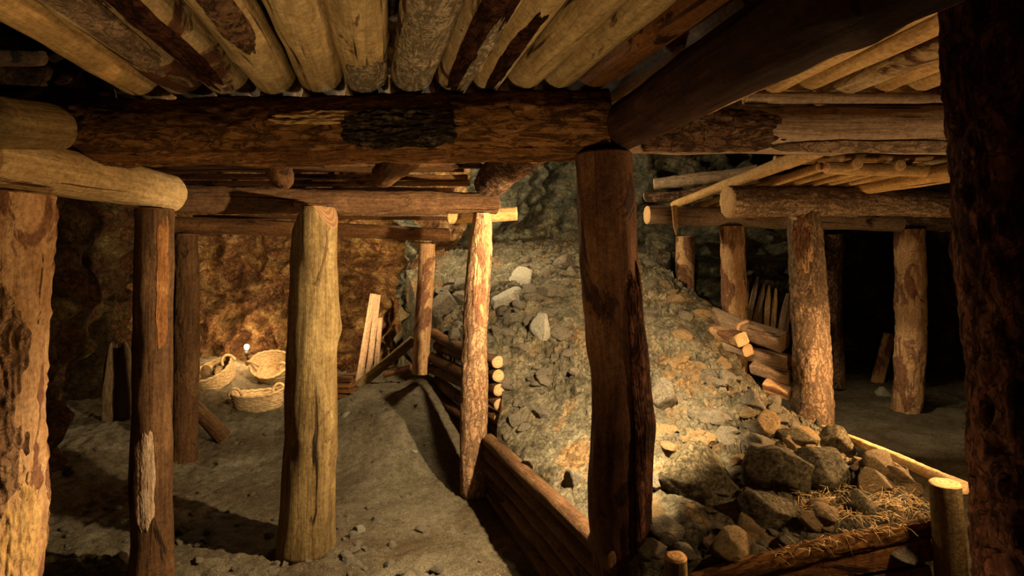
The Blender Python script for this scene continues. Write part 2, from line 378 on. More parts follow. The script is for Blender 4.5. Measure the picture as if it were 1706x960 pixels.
o = link('floor', mesh('floor', *grid(420, 400, ff)), M['floor']); tag(o, kind='structure')

# heap of rubble
XL = [(1.9, 0.40), (2.05, 0.357), (3.40, -0.085), (3.55, -0.055), (4.6, -0.54), (5.2, -0.85), (5.8, -1.15), (6.9, -1.2)]
XR = [(1.9, 1.40), (2.0, 1.42), (3.38, 1.72), (3.46, 1.56), (5.3, 1.34), (5.7, 1.5), (6.9, 1.9)]
ZY = [(1.9, 0.40), (2.1, 0.43), (2.6, 0.50), (3.0, 0.57), (3.45, 0.69), (3.8, 0.83), (4.4, 1.02), (5.2, 1.24), (5.7, 1.34), (6.2, 1.42), (6.9, 1.5)]
def heap_base(x, y):
    a, b = interp(XL, y), interp(XR, y); u = (x - a) / (b - a)
    z = interp(ZY, y)
    z += 0.13 * sstep(0.3, 1.0, u) * (1 - sstep(2.1, 2.8, y))            # front right corner stands higher
    lim = 0.385 + 0.75 * max(0, u); z += (min(z, lim) - z) * (1 - sstep(3.2, 3.9, y)) if z > lim else 0
    z -= 0.22 * sstep(3.8, 4.6, y) * (1 - sstep(0.0, 0.3, u)) * (1 - sstep(5.0, 5.6, y))
    z -= 0.22 * sstep(2.4, 3.3, y) * sstep(0.72, 1, u) * (1 - sstep(3.75, 4.5, y))
    z += 0.05 * math.sin(PI * max(0, min(1, u)))
    return z
def heap_full(x, y):
    v = Vector((x, y, 0)); z = heap_base(x, y)
    soft = 1 - 0.75 * (1 - sstep(2.15, 2.6, y)) * (1 - sstep(0.9, 1.2, x))
    w = (0.35 + 0.85 * sstep(-0.15, 0.35, noise.noise(v * 1.6 + Vector((3, 1, 8))))) * soft
    for f, amp, k in ((8.0, 0.034, 0.55), (19.0, 0.017, 0.65), (38.0, 0.008, 0.6)):
        wx = 0.5 * noise.noise(v * f * 0.5); wy = 0.5 * noise.noise(v * f * 0.5 + Vector((5, 5, 5)))
        q = Vector((x * f + wx, y * f * 1.25 + wy, 0.3)); d, pts = noise.voronoi(q)
        c = pts[0]; sl = Vector((noise.noise(c * 3.7), noise.noise(c * 3.7 + Vector((9, 1, 4))), 0)) * 3.0
        z += w * amp * (max(-1.3, min(1.6, (q - c).dot(sl) * k + 1.4 * noise.noise(c * 2.9 + Vector((1, 7, 3))))) - 1.1 * (1 - min(1, (d[1] - d[0]) * 7)))
    z += 0.03 * fr(v * 4.2, 4) + 0.008 * fr(v * 30, 3)
    return z
def hf(u, v):
    y = 1.9 + 5.0 * (v ** 1.25); a, b = interp(XL, y), interp(XR, y)
    w = max(0, min(1, (u - 0.01) / 0.98)); x = a + (b - a) * w; z = heap_full(x, y)
    if u < 0.006 or u > 0.994 or v < 0.001: z = floor_z(x, y) - 0.03
    return Vector((x, y, z))
heap = link('rubble_heap', mesh('rubble_heap', *grid(400, 560, hf)), M['heap'])
tag(heap, 'sloping heap of grey and ochre rubble behind the thick middle post', 'rubble heap', kind='stuff')
def on_heap(px, py):
    d = 1.9
    while d < 7:
        p = P(px, py, d); a, b = interp(XL, d), interp(XR, d)
        if a <= p.x <= b and p.z <= heap_full(p.x, p.y): return p if p.z > heap_full(p.x, p.y) - 0.08 else None
        d += 0.01
    return None
def on_floor(px, py):
    d = 1.6
    while d < 7.5:
        p = P(px, py, d)
        if p.z <= floor_full(p.x, p.y): return p
        d += 0.01
    return None

# ------------------------------------------------------------ cave walls and roof rock
def smooth_poly(pts, n):
    out = []
    m = len(pts)
    for i in range(m - 1):
        p = [Vector(pts[max(0, min(m - 1, i + k))]) for k in (-1, 0, 1, 2)]
        for s in range(n):
            t = s / n; out.append(0.5 * ((2 * p[1]) + (-p[0] + p[2]) * t + (2 * p[0] - 5 * p[1] + 4 * p[2] - p[3]) * t * t + (-p[0] + 3 * p[1] - 3 * p[2] + p[3]) * t ** 3))
    out.append(Vector(pts[-1])); return out
def wall(name, pts, m, h0=-0.1, h1=3.6, nz=170, amp=0.22, strata=0.0, lean=0.25, extra=None, sub=26):
    pl = smooth_poly([(a, b, 0) for a, b in pts], sub); vs, fs = [], []
    n = len(pl)
    for j in range(nz + 1):
        z = h0 + (h1 - h0) * j / nz
        for i, p in enumerate(pl):
            t = (pl[min(n - 1, i + 1)] - pl[max(0, i - 1)]); nr = Vector((t.y, -t.x, 0)).normalized()   # points into the room
            q = Vector((p.x, p.y, z))
            d = amp * fr(q * 1.1 + Vector((3, 3, 3)), 5) + 0.30 * amp * (1 - 2 * abs(noise.noise(q * 3.2))) + 0.11 * fr(q * 7, 4) * amp * 2
            dv, pp = noise.voronoi(Vector((q.x * 4, q.y * 4, q.z * (4 + 6 * strata)))); d += 0.22 * amp * noise.noise(pp[0] * 5) + 0.2 * amp * min(0.5, dv[1] - dv[0])
            if strata: d += strata * 0.09 * math.sin((q.z + 0.25 * fr(q * 1.3, 2)) * 26) 
            d += lean * sstep(0.8, 3.2, z) * 1.0
            if extra: d += extra(q)
            vs.append(q + nr * d)
    for j in range(nz):
        for i in range(n - 1):
            a = j * n + i; fs.append((a, a + n, a + n + 1, a + 1))
    o = link(name, mesh(name, vs, fs), M[m]); tag(o, kind='structure'); return o
def niche(q):
    return -1.4 * sstep(3.62, 3.80, q.y) * (1 - sstep(4.75, 4.95, q.y)) * (1 - sstep(0.78, 0.96, q.z + 0.2 * noise.noise(q * 3) - 0.25 * (q.y - 4.2)))
wall('wall_left', [(-1.9, -1.2), (-2.5, 0.3), (-2.8, 1.8), (-2.75, 3.0), (-2.8, 3.9), (-3.05, 4.5), (-3.4, 5.1), (-3.5, 5.7)], 'wall_l', extra=niche, amp=0.26)
wall('wall_back_left', [(-3.5, 5.3), (-3.15, 6.0), (-2.4, 6.3), (-1.6, 6.15), (-0.95, 5.75), (-0.55, 5.9)], 'wall_b', strata=0.35, amp=0.44, lean=0.5)
def ledge(q):
    w = 0.03 * noise.noise(q * 3); z = q.z + w
    return sstep(0.9, 1.3, q.x) * (-0.25 * sstep(1.10, 1.18, z) * (1 - sstep(1.28, 1.33, z)) + 0.16 * sstep(1.33, 1.38, z) * (1 - sstep(1.5, 1.75, z)))
wall('wall_back', [(-1.15, 5.4), (-0.75, 6.0), (0.0, 6.5), (0.6, 6.75), (1.3, 6.4), (2.2, 6.2), (2.8, 6.3), (3.1, 6.9)], 'wall_g', strata=0.45, amp=0.32, lean=0.2, extra=ledge)
wall('wall_right', [(2.9, 6.4), (3.5, 7.3), (4.4, 7.3), (5.2, 6.3), (5.2, 4.6), (4.2, 2.8), (2.6, 1.4), (1.9, -0.2), (1.8, -1.2)], 'wall_r', sub=22)
wall('wall_front', [(1.9, -0.9), (0.8, -1.1), (-0.8, -1.1), (-2.1, -0.9)], 'wall_r', sub=14, nz=60)
def cf(u, v):
    x = -4.2 + 10 * u; y = -1.4 + 9.4 * v
    z = 2.32 + 0.75 * sstep(2.8, 5.0, y) * math.exp(-((x - 0.3) / 1.6) ** 2) + 0.1 * sstep(2, 4, x)
    q = Vector((x, y, 0)); z += 0.16 * fr(q * 1.5, 5) + 0.05 * fr(q * 6, 3)
    return Vector((x, y, z))
vs, fs = grid(220, 200, cf); o = link('ceiling', mesh('ceiling', vs, [f[::-1] for f in fs]), M['wall_l']); tag(o, kind='structure')

# ------------------------------------------------------------ posts
def up(x, y, z): return Vector((x, y, z))
post_l = log('timber_post', 'thick half-barked post at the left edge of the view', 'post', up(-1.66, 1.9, -0.02), up(-1.605, 1.9, 1.585), 0.13, 0.128, 'warm', 'endg', 'bark', 0.012, lump=0.08)
patch(post_l, 0.36, 0.86, 0.95, 'barkgold', toward=Vector((-0.9, 0.0, 1.2)), h=0.008, n=90, label='scaly tan bark left on the middle of the post')
patch(post_l, 0.10, 0.46, 0.5, 'gold', 'bare_patch', toward=Vector((0.3, 1.4, 1.0)), h=0.005, label='smooth bare wood low on the post')
post_250 = log('timber_post', 'slim dark post nearest the bottom left, with a pale bared patch near its foot', 'post', P(252, 958, 2.6), P(258, 349, 2.52), 0.083, 0.072, 'dark', 'endd', 'smooth', 0.02, flare=0.12)
patch(post_250, 0.13, 0.42, 0.55, 'grey', 'bare_patch', toward=Vector((-0.9, 0, 1.0)), h=0.004, label='pale bared wood')
patch(post_250, 0.62, 0.99, 0.35, 'brown', 'bare_patch', toward=Vector((0.9, 0.9, 1.2)), h=0.004)
post_305 = log('timber_post', 'dark reddish post just behind the slim bottom-left post', 'post', P(305, 770, 4.05), P(309, 391, 4.0), 0.084, 0.073, 'dark', 'endd', 'bark', 0.02)
pc = P(528, 345, 2.83)
post_515 = log('timber_post', 'stout olive-brown stripped post with a wedge-cut top, left of the middle', 'post', P(510, 914, 2.83), P(524, 346, 2.80), 0.128, 0.104, 'olive', 'endd', 'smooth', 0.012,
    cuts=[(P(548, 352, 2.8), (1.0, -0.3, 0.52)), (P(500, 352, 2.8), (-1.0, -0.35, 0.40))], flare=0.05)
post_790 = log('timber_post', 'brightly lit tan post with flaking bark standing at the bend of the log lining', 'post', P(790, 822, 3.46), P(803, 357, 3.4), 0.078, 0.066, 'barkgold', 'endg', 'bark', 0.02,
    cuts=[(P(784, 400, 3.4), (-1, -0.25, 0.16)), (P(818, 392, 3.4), (1, -0.4, 0.10))])
patch(post_790, 0.60, 0.985, 0.75, 'warm', 'bare_patch', toward=Vector((0.6, 1.5, 1.4)), h=0.004, label='smooth bare wood at the head')
post_700 = log('timber_post', 'short pale post on the raised ground at the back, behind the tan post', 'post', P(701, 622, 4.6), P(712, 407, 4.6), 0.066, 0.060, 'warm', 'endg', 'smooth', 0.012)
post_c = log('timber_post', 'thick dark reddish middle post under the meeting of the beams', 'post', up(0.385, 2.07, -0.02), up(0.312, 2.07, 1.735), 0.102, 0.096, 'redbrown', 'endd', 'smooth', 0.02, lump=0.09, step=0.016, seg=60)
patch(post_c, 0.02, 0.80, 0.55, 'barkred', toward=Vector((1.2, 1.2, 1.2)), h=0.009, n=90, label='dark bark down the right side', rag=0.35)
post_tree = log('timber_post', 'very thick dark post with deep rough bark at the right edge of the view', 'post', up(1.16, 1.2, -0.02), up(1.0, 1.2, 2.24), 0.132, 0.130, 'barktree', 'endd', 'bark', 0.008, seg=84, step=0.014, lump=0.05)
patch(post_tree, 0.22, 0.445, 0.42, 'warm', 'bare_patch', toward=Vector((0.2, -0.1, 0.8)), h=0.004, label='orange bared wood low on the trunk')
post_1345 = log('timber_post', 'sturdy tan post with a slanted head beside the stacked crib logs', 'post', up(1.84, 3.62, -0.02), P(1340, 352, 3.6), 0.112, 0.092, 'barkgrey', 'endg', 'bark', 0.018,
    cuts=[(P(1330, 358, 3.55), (-0.8, -0.55, 0.55))])
patch(post_1345, 0.78, 0.98, 0.6, 'warm', 'bare_patch', toward=Vector((0.3, 1.5, 1.4)), h=0.004)
post_1220 = log('timber_post', 'short tan post rising behind the crib logs, left of the slanted-head post', 'post', up(1.77, 4.8, -0.02), P(1219, 378, 4.8), 0.098, 0.090, 'warm', 'endg', 'bark', 0.014)
post_1140 = log('timber_post', 'thinnest tan post at the back, nearest the middle post on its right', 'post', up(1.66, 5.7, -0.02), P(1141, 395, 5.7), 0.092, 0.086, 'warm', 'endg', 'smooth', 0.01)
post_1510 = log('timber_post', 'reddish post standing alone on the dark floor far right', 'post', P(1510, 684, 5.3), P(1513, 381, 5.2), 0.118, 0.112, 'warm', 'endd', 'bark', 0.03)
post_1390 = log('timber_post', 'shadowed bark post at the back, between the slanted-head post and the lone reddish post', 'post', P(1391, 645, 6.1), P(1389, 392, 6.1), 0.095, 0.09, 'bark', 'endd', 'bark', 0.03)
brace = log('leaning_strut', 'short dark strut leaning from the floor against the back-left dark post', 'strut', P(372, 728, 4.35), P(318, 672, 4.22), 0.055, 0.05, 'dark', 'endd', 'smooth', 0.005)
prop = board('leaning_plank', 'short plank leaning against the lone reddish post far right', 'plank', P(1461, 637, 6.42), P(1483, 556, 6.3), 0.13, 0.03, 'warm', (1, 0, 0))

# ------------------------------------------------------------ beams
front = log('front_crossbeam', 'massive hewn brown crossbeam spanning from the left log to the middle post', 'beam', P(66, 218, 2.23), P(1012, 205, 2.09), 0.118, 0.116, 'beambark', 'endd', 'bark', 0.02, lump=0.06, seg=72, step=0.014)
patch(front, 0.02, 0.98, 0.22, 'brown', 'hewn_strip', toward=Vector((-0.5, 1.0, 0.1)), h=0.004, n=110, label='smooth hewn strip along the lower edge')
patch(front, 0.565, 0.765, 0.62, 'barkblack', toward=Vector((-0.25, 0, 1.45)), h=0.010, n=80, label='black scaly bark with pale flecks', rag=0.3)
patch(front, 0.45, 0.66, 0.24, 'gold', 'bare_patch', toward=Vector((-0.4, 0, 2.2)), h=0.006, label='bright knot scar')
logl = log('side_log', 'pale stripped log resting on the slim bottom-left post and running to the left post', 'log', P(-40, 262, 1.78), P(283, 322, 2.68), 0.088, 0.082, 'pale', 'endg', 'smooth', 0.008, lump=0.05, endpart=1)
logul = log('side_log', 'blunt-ended log at the top left, butting the end of the front crossbeam', 'log', P(-330, 175, 1.3), P(88, 212, 2.02), 0.085, 0.08, 'olive', 'endg', 'smooth', 0.006, lump=0.05, endpart=1)
second = log('rear_crossbeam', 'dark crossbeam behind the front one, carried by the wedge-topped and tan posts', 'beam', P(286, 331, 2.78), P(826, 340, 3.44), 0.066, 0.058, 'dark', 'endd', 'bark', 0.012)
stub = log('pole_stub', 'short bright sawn pole sticking out to the right of the tan post head', 'pole', P(748, 362, 3.56), P(860, 356, 3.56), 0.040, 0.040, 'gold', 'endg', 'smooth', 0.002, endpart=1)
third = log('rear_crossbeam', 'thin rearmost crossbeam lying on the back-left dark post and the short pale post', 'beam', P(286, 375, 4.03), P(748, 391, 4.62), 0.058, 0.05, 'umber', 'endd', 'smooth', 0.008)
diag = log('roof_log', 'huge dark log running overhead from the middle post towards the viewer', 'log', up(0.37, 2.15, 1.835), up(0.675, 0.25, 1.82), 0.080, 0.090, 'darkest', 'endd', 'smooth', 0.008, seg=64, step=0.016, lump=0.05)
patch(diag, 0.02, 0.93, 0.38, 'warm', 'bare_patch', toward=Vector((1.6, 1.0, 0.9)), h=0.004, n=110, rag=0.25, label='tan strip along the lower right side, its lit edge put into the colour')  # paler wood paints the lamplit lower edge onto the log
right = log('right_crossbeam', 'grey bark-edged crossbeam from the middle post to the right trunk', 'beam', P(1030, 215, 2.26), P(1660, 218, 2.26), 0.092, 0.090, 'grey', 'endd', 'smooth', 0.008, lump=0.06, seg=60)
patch(right, 0.0, 0.42, 1.1, 'bark', toward=Vector((0.8, 0, 1.2)), h=0.008, n=80, label='dark bark on the left third')
patch(right, 0.36, 0.98, 0.34, 'barkgrey', toward=Vector((1.0, 1.2, 0.5)), h=0.009, n=80, label='bark strip along the underside')
cap_pole = log('thin_pole', 'thin pole lying on top of the grey right crossbeam', 'pole', Vector((0.86, 2.21, 1.968)), Vector((1.75, 2.21, 1.962)), 0.024, 0.022, 'grey', 'endg', 'smooth', 0.004)
big_bark = log('roof_log', 'barked log slanting down from the front crossbeam to the head of the tan post', 'log', P(893, 228, 2.42), P(815, 306, 3.44), 0.100, 0.086, 'bark', 'endd', 'bark', 0.006)
rl1 = log('roof_log', 'short round log between the two left crossbeams, nearer the tan post', 'log', P(684, 250, 2.42), P(638, 292, 3.05), 0.062, 0.06, 'umber', 'endd', 'bark', 0.004)
rl2 = log('roof_log', 'short round log between the two left crossbeams, above the stout olive post', 'log', P(450, 250, 2.42), P(470, 297, 2.95), 0.055, 0.055, 'umber', 'endd', 'bark', 0.004)

# ------------------------------------------------------------ ceiling poles, left bay (each its own pole)
ORD = ['first', 'second', 'third', 'fourth', 'fifth', 'sixth', 'seventh', 'eighth', 'ninth', 'tenth', 'eleventh', 'twelfth', 'thirteenth', 'fourteenth']
poles = [(245, 0.083, 'gold', 'smooth golden wood'), (316, 0.076, 'mottle', 'wood mottled with bark'), (388, 0.078, 'mottle', 'wood with a dark scar'), (464, 0.078, 'pale', 'pale wood'),
         (538, 0.080, 'pale', 'pale knotty wood'), (612, 0.079, 'pale', 'pale with a grey bark cuff'), (683, 0.074, 'mottle', 'wood under crusty grey bark'), (748, 0.066, 'mottle', 'wood with dark red stripped bark'),
         (802, 0.055, 'pale', 'pale wood'), (856, 0.060, 'pale', 'clean pale wood'), (908, 0.058, 'pale', 'yellowish wood'), (962, 0.058, 'brown', 'darker brown, its half shadow put into the colour'), (1016, 0.056, 'umber', 'darkest, close to the huge dark log')]  # last two poles: shadow beside the overhead log put into darker wood
rp = []
for i, (px, w, m, desc) in enumerate(poles):
    w *= 1.0; r = w * 0.97
    a = P(px, 155, 2.22); a.z = 1.962 + r * 0.92; dirv = Vector((0.222 + 0.012 * math.sin(i * 2.3), -1, -0.030)); b = a + dirv * 2.1
    a2 = a - dirv * 0.10
    rec = log('roof_pole', '%s pole from the left on the front crossbeam, %s' % (ORD[i], desc), 'roof pole', a2, b, r, r * 0.97, m, 'endg', 'smooth', 0.006, group='roof poles of the left bay', lump=0.04, step=0.018)
    rp.append(rec)
below = Vector((0, 1.2, 0.2))
patch(rp[5], 0.03, 0.27, 0.95, 'barkpale', toward=below, h=0.006, label='grey bark cuff', rag=0.3)
patch(rp[6], 0.0, 0.8, 1.25, 'barkpale', toward=below, h=0.006, n=90, label='crusty grey bark')
patch(rp[7], 0.03, 0.8, 0.7, 'barkred', toward=below, h=0.006, n=90, label='dark red inner bark')
patch(rp[2], 0.12, 0.75, 0.55, 'barkred', toward=Vector((-0.6, 0.9, 0.3)), h=0.005, n=90, label='dark scar')
patch(rp[7], 0.08, 0.45, 0.3, 'barkpale', toward=Vector((0.5, 1.2, 0.2)), h=0.008, n=70, label='flecks of pale bark', rag=0.8)
patch(rp[1], 0.2, 0.7, 0.6, 'barkgrey', toward=below, h=0.005, n=80)
patch(rp[3], 0.30, 0.6, 0.5, 'bark', toward=below, h=0.005, n=80)
patch(rp[8], 0.10, 0.45, 0.5, 'barkred', toward=below, h=0.004, n=70)
log('roof_pole', 'lone roof pole in shadow between the roof pole rows, beside the huge dark log', 'roof pole', P(1052, 140, 2.25), P(1262, -22, 1.28), 0.048, 0.046, 'grey', 'endg', 'smooth', 0.006)
for i, (a, b, lab) in enumerate([((-60, 92, 2.0), (66, 96, 2.35), 'thin dark pole wedged under the rock at the far top left'), ((-60, 150, 2.4), (190, 160, 2.75), 'dark pole lying behind the blunt-ended log at the top left')]):
    log('lagging_pole', lab, 'pole', P(*a), P(*b), 0.035, 0.03, 'dark', 'endd', 'bark', 0.006)

# right bay poles
for i in range(8):
    x = 0.80 + i * 0.136
    a = Vector((x + 0.02, 2.40, 2.035 + (i % 3) * 0.006)); b = Vector((x + 0.05, 0.35, 1.965))
    log('roof_pole', '%s roof pole right of the huge dark log, above the grey right crossbeam' % ORD[i], 'roof pole', a, b, 0.045 + 0.006 * (i % 2), 0.048, 'gold' if i % 3 else 'mottle', 'endg', 'smooth', 0.006, group='roof poles of the right bay', lump=0.04)

# lagging boards over the left rear bay
for i in range(17):
    y = 2.46 + i * 0.135
    z = 1.895 if y < 3.5 else 1.895 - (y - 3.5) * 0.20
    xr = interp([(2.4, 0.02), (3.45, -0.22), (4.7, -0.52)], y)
    board('lagging_board', '%s rough roof board behind the front crossbeam, counted backwards' % (ORD + ['fifteenth', 'sixteenth', 'seventeenth'])[i] if i < 17 else '', 'board', Vector((-2.35 + 0.1 * math.sin(i * 3), y, z + 0.004 * math.sin(i * 5))), Vector((xr + 0.05 * math.sin(i * 2.1), y + 0.02 * math.sin(i), z + 0.01 * math.cos(i * 3))), 0.115, 0.028, 'umber', (0, 1, 0), 'roof boards of the left rear bay', twist=0.06, warp=0.008)

# ------------------------------------------------------------ right rear frame
log('rear_cap_log', 'thick log with a sawn round end on the slanted-head post, right rear', 'log', P(1212, 337, 3.48), P(1580, 340, 3.75), 0.090, 0.078, 'barkgrey', 'endg', 'bark', 0.010, endpart=-1)
log('rear_cap_log', 'lower thinner log behind the sawn-ended one, resting on the tan posts at the back', 'log', P(1078, 358, 4.76), P(1500, 372, 5.0), 0.078, 0.07, 'grey', 'endg', 'smooth', 0.008, endpart=-1)
log('rear_cap_log', 'short knotty log end above the lone reddish post', 'log', P(1492, 366, 5.25), P(1600, 372, 5.25), 0.075, 0.08, 'barkgrey', 'endd', 'bark', 0.006)
spx = [1.34, 1.47, 1.60, 1.72, 1.84, 1.97, 2.10, 2.24]
for i, x in enumerate(spx):
    y0 = [2.76, 3.0, 2.9, 3.05, 2.95, 3.0, 2.8, 2.95][i]
    rr = [0.036, 0.024, 0.028, 0.022, 0.028, 0.024, 0.04, 0.028][i]
    log('slender_pole', '%s slender pole from the left roofing the right rear frame' % ORD[i], 'roof pole', Vector((x + 0.07, y0, 1.80 + rr + (0.035 if i == 0 else 0))), Vector((x + 0.05 * math.sin(i), 4.95, 1.755 + rr)), rr, rr * 0.9, 'gold', 'endg', 'smooth', 0.006, group='slender roof poles at the right rear', seg=24)
log('cross_pole', 'level pole crossing under the near ends of the slender roof poles', 'pole', P(1378, 280, 2.93), P(1600, 288, 3.05), 0.03, 0.032, 'gold', 'endg', 'smooth', 0.004, seg=24)
log('cross_pole', 'pale pole end lying above the slender roof poles, just under the grey crossbeam', 'pole', P(1292, 267, 3.3), P(1600, 262, 3.3), 0.026, 0.028, 'gold', 'endg', 'smooth', 0.004, seg=24)
log('broad_slab', 'broad golden slab sloping across the right rear frame towards the rough-barked post', 'slab', P(1412, 318, 3.75) + Vector((0, 0, 0.012)), P(1600, 284, 2.85), 0.045, 0.05, 'gold', 'endg', 'smooth', 0.004)
for i, (a, b, r, lab, mm) in enumerate([
        ((1092, 306, 5.3), (1262, 284, 4.9), 0.055, 'crooked grey branch lying highest on the rear cap logs', 'grey'),
        ((1078, 328, 5.1), (1186, 312, 4.7), 0.045, 'barked branch under the crooked one on the rear cap logs', 'bark'),
        ((1138, 340, 4.9), (1206, 316, 4.5), 0.035, 'short forked branch next to the sawn round log end', 'grey'),
        ((1150, 326, 5.3), (1320, 296, 4.9), 0.035, 'thin branch lying behind the sawn round log end', 'grey')]):
    log('branch', lab, 'branch', P(*a), P(*b), r, r * 0.8, mm, 'endg', 'bark', 0.03, seg=24, lump=0.14)
board('splinter', 'vertical wood splinter hanging in front of the lower rear log', 'splinter', P(1123, 343, 4.62), P(1127, 392, 4.62), 0.04, 0.012, 'warm', (1, 0, 0), point=0.8)

# crib of short logs on the right of the heap
crib = [((1104, 492, 5.2), (1240, 548, 3.95), 0.062, 'grey', 'long grey half-log forming the top of the crib'),
        ((1236, 548, 4.0), (1306, 571, 3.75), 0.070, 'grey', 'pale squared block with a sawn end on top of the crib'),
        ((1172, 545, 4.35), (1236, 566, 3.72), 0.05, 'warm', 'pale slab sunk in the rubble under the long half-log'),
        ((1212, 574, 4.0), (1246, 584, 3.8), 0.045, 'grey', 'stubby crib log whose round end faces the heap'),
        ((1250, 590, 3.95), (1314, 603, 3.72), 0.048, 'grey', 'crib log directly under the squared block'),
        ((1256, 612, 3.9), (1316, 629, 3.70), 0.048, 'grey', 'lower crib log, third beneath the squared block'),
        ((1276, 642, 3.8), (1318, 657, 3.68), 0.048, 'warm', 'lowest crib log, half buried beside the slanted-head post')]
for a, b, r, mm, lab in crib:
    log('crib_log', lab, 'log', P(*a), P(*b), r, r, mm, 'endm', 'smooth', 0.004, endpart=1, flat=[(0.4, 0.82), (0.4 + PI / 2, 0.85), (0.4 + PI, 0.85), (0.4 - PI / 2, 0.8)], seg=36, lump=0.05)

# ------------------------------------------------------------ log lining on the left of the heap
rows = ['lowest', 'second lowest', 'middle', 'second highest', 'topmost']
for i in range(5):
    z = 0.035 + i * 0.077
    a = Vector((-0.11 - 0.004 * i, 3.36, z)); b = Vector((0.345, 1.98, z + 0.035))
    log('lining_log', '%s log of the lining between the tan post and the middle post' % rows[i], 'log', a, b, 0.038, 0.040, 'dark', 'endd', 'smooth', 0.008, group='lining logs of the front section', seg=28)
rows = ['topmost', 'second', 'third', 'fourth', 'fifth', 'sixth']
for i in range(6):
    z = 0.752 - i * 0.086
    log('lining_log', '%s log from the top with a round end, in the lining behind the tan post' % rows[i], 'log', Vector((-0.083 + 0.003 * i, 3.56, z)), Vector((-0.60 + 0.03 * math.sin(i * 2), 4.62, z + 0.02 - 0.004 * i)), 0.037, 0.04, 'umber', 'endm', 'smooth', 0.02, endpart=-1, group='lining logs of the rear section', seg=28)
log('edge_log', 'dark barked log holding the front edge of the rubble heap', 'log', P(1150, 978, 1.87), P(1552, 879, 1.87), 0.034, 0.030, 'beambark', 'endd', 'bark', 0.010)
for a, b, lab in [((1290, 958, 1.855), (1548, 914, 1.855), 'upper plank under the dark front edge log'), ((1230, 1012, 1.855), (1550, 962, 1.855), 'lower plank under the dark front edge log')]:
    board('edge_plank', lab, 'plank', P(*a), P(*b), 0.075, 0.022, 'brown', (0, 0, 1))
log('stake', 'small round stake at the foot of the middle post, cut off at heap height', 'stake', Vector((0.50, 1.76, -0.02)), P(1126, 930, 1.76), 0.036, 0.034, 'olive', 'endg', 'smooth', 0.003, endpart=1, seg=32)
log('stake', 'upright stake with a flat sawn top at the front right corner of the heap', 'stake', Vector((1.335, 1.80, -0.02)), P(1574, 806, 1.80), 0.044, 0.041, 'olive', 'endg', 'smooth', 0.005, endpart=1, seg=36)
log('edge_pole', 'long pale pole edging the right side of the heap down to the corner stake', 'pole', P(1604, 812, 1.90), P(1372, 714, 3.44), 0.022, 0.018, 'gold', 'endg', 'bark', 0.008, seg=24)

# ------------------------------------------------------------ planks at the back left
for i, (a, b, w, lab) in enumerate([((598, 636, 5.15), (622, 490, 5.45), 0.07, 'left of three planks standing against the ochre rock'),
        ((612, 640, 5.1), (630, 492, 5.42), 0.06, 'middle of three planks standing against the ochre rock'),
        ((626, 622, 5.1), (634, 530, 5.35), 0.05, 'shortest of three planks standing against the ochre rock')]):
    board('leaning_plank', lab, 'plank', P(*a), P(*b), w * 0.8, 0.02, 'grey', (1, 0.3, 0), 'planks against the ochre rock', warp=0.002)
board('leaning_plank', 'broad plank propped diagonally behind the short pale post', 'plank', P(596, 644, 4.78), P(690, 566, 4.9), 0.075, 0.03, 'olive', (0.4, 0, 1))
board('leaning_plank', 'thin plank lying low across the diagonal one at the back', 'plank', P(640, 625, 5.0), P(684, 612, 4.8), 0.05, 0.02, 'warm', (0, 0.3, 1))
for i in range(4):
    board('stacked_board', '%s board from the bottom in the small pile right of the stout olive post' % ORD[i], 'board', P(530, 656 - i * 9, 4.62), P(588, 658 - i * 9, 4.62), 0.16, 0.03, 'brown', (0, 1, 0), 'small board pile at the back')
# sticks in the right rear
stk = [(1243, 520, 1262, 462), (1252, 528, 1274, 470), (1262, 532, 1268, 486), (1275, 536, 1281, 474), (1286, 538, 1292, 482), (1296, 540, 1312, 490), (1303, 546, 1316, 505), (1236, 515, 1246, 470)]
for i, (a, b, c, d) in enumerate(stk):
    board('split_stick', '%s from the left of the split sticks leaning behind the crib' % ORD[sorted(range(8), key=lambda k: stk[k][0]).index(i)], 'stick', P(a, b + 30, 5.55), P(c, d, 5.95), 0.05, 0.022, 'gold' if i in (3, 4) else 'grey', (1, 0.2, 0), 'split sticks behind the crib', point=0.5)

# ------------------------------------------------------------ rocks
def rock_mesh(seed, flatness=0.7):
    rnd = random.Random(seed); bm = bmesh.new(); bmesh.ops.create_icosphere(bm, subdivisions=4, radius=1)
    planes = []
    for _ in range(12):
        n = Vector((rnd.gauss(0, 1), rnd.gauss(0, 1), rnd.gauss(0, 1) * flatness)).normalized(); planes.append((n, rnd.uniform(0.48, 0.82)))
    sd = Vector((seed * 3.3, seed, seed * 1.7))
    for v in bm.verts:
        r = 1.0; d = v.co.normalized()
        for n, h in planes:
            c = d.dot(n)
            if c > 0.05: r = min(r, h / c)
        r *= 1.12; r *= 1 + 0.05 * fr(d * 1.8 + sd, 3) + 0.045 * (0.5 - abs(noise.noise(d * 4 + sd))) + 0.02 * noise.noise(d * 11 + sd)
        v.co = d * r
    me = bpy.data.meshes.new('rock'); bm.to_mesh(me); bm.free(); me.polygons.foreach_set('use_smooth', [True] * len(me.polygons)); return me
RM = {}
def rmesh(i, m):
    if (i, m) not in RM:
        me = rock_mesh(i); me.materials.append(M[m]); RM[(i, m)] = me
    return RM[(i, m)]
def put_rock(name, label, p, sx, sy, sz, m, idx, rot, group=None, sink=0.3, cat='rock'):
    o = bpy.data.objects.new(name, rmesh(idx, m)); COL.objects.link(o)
    o.location = p + Vector((0, 0, sz * (1 - sink) * 0.6)); o.scale = (sx, sy, sz); o.rotation_euler = rot
    tag(o, label, cat, group); return o
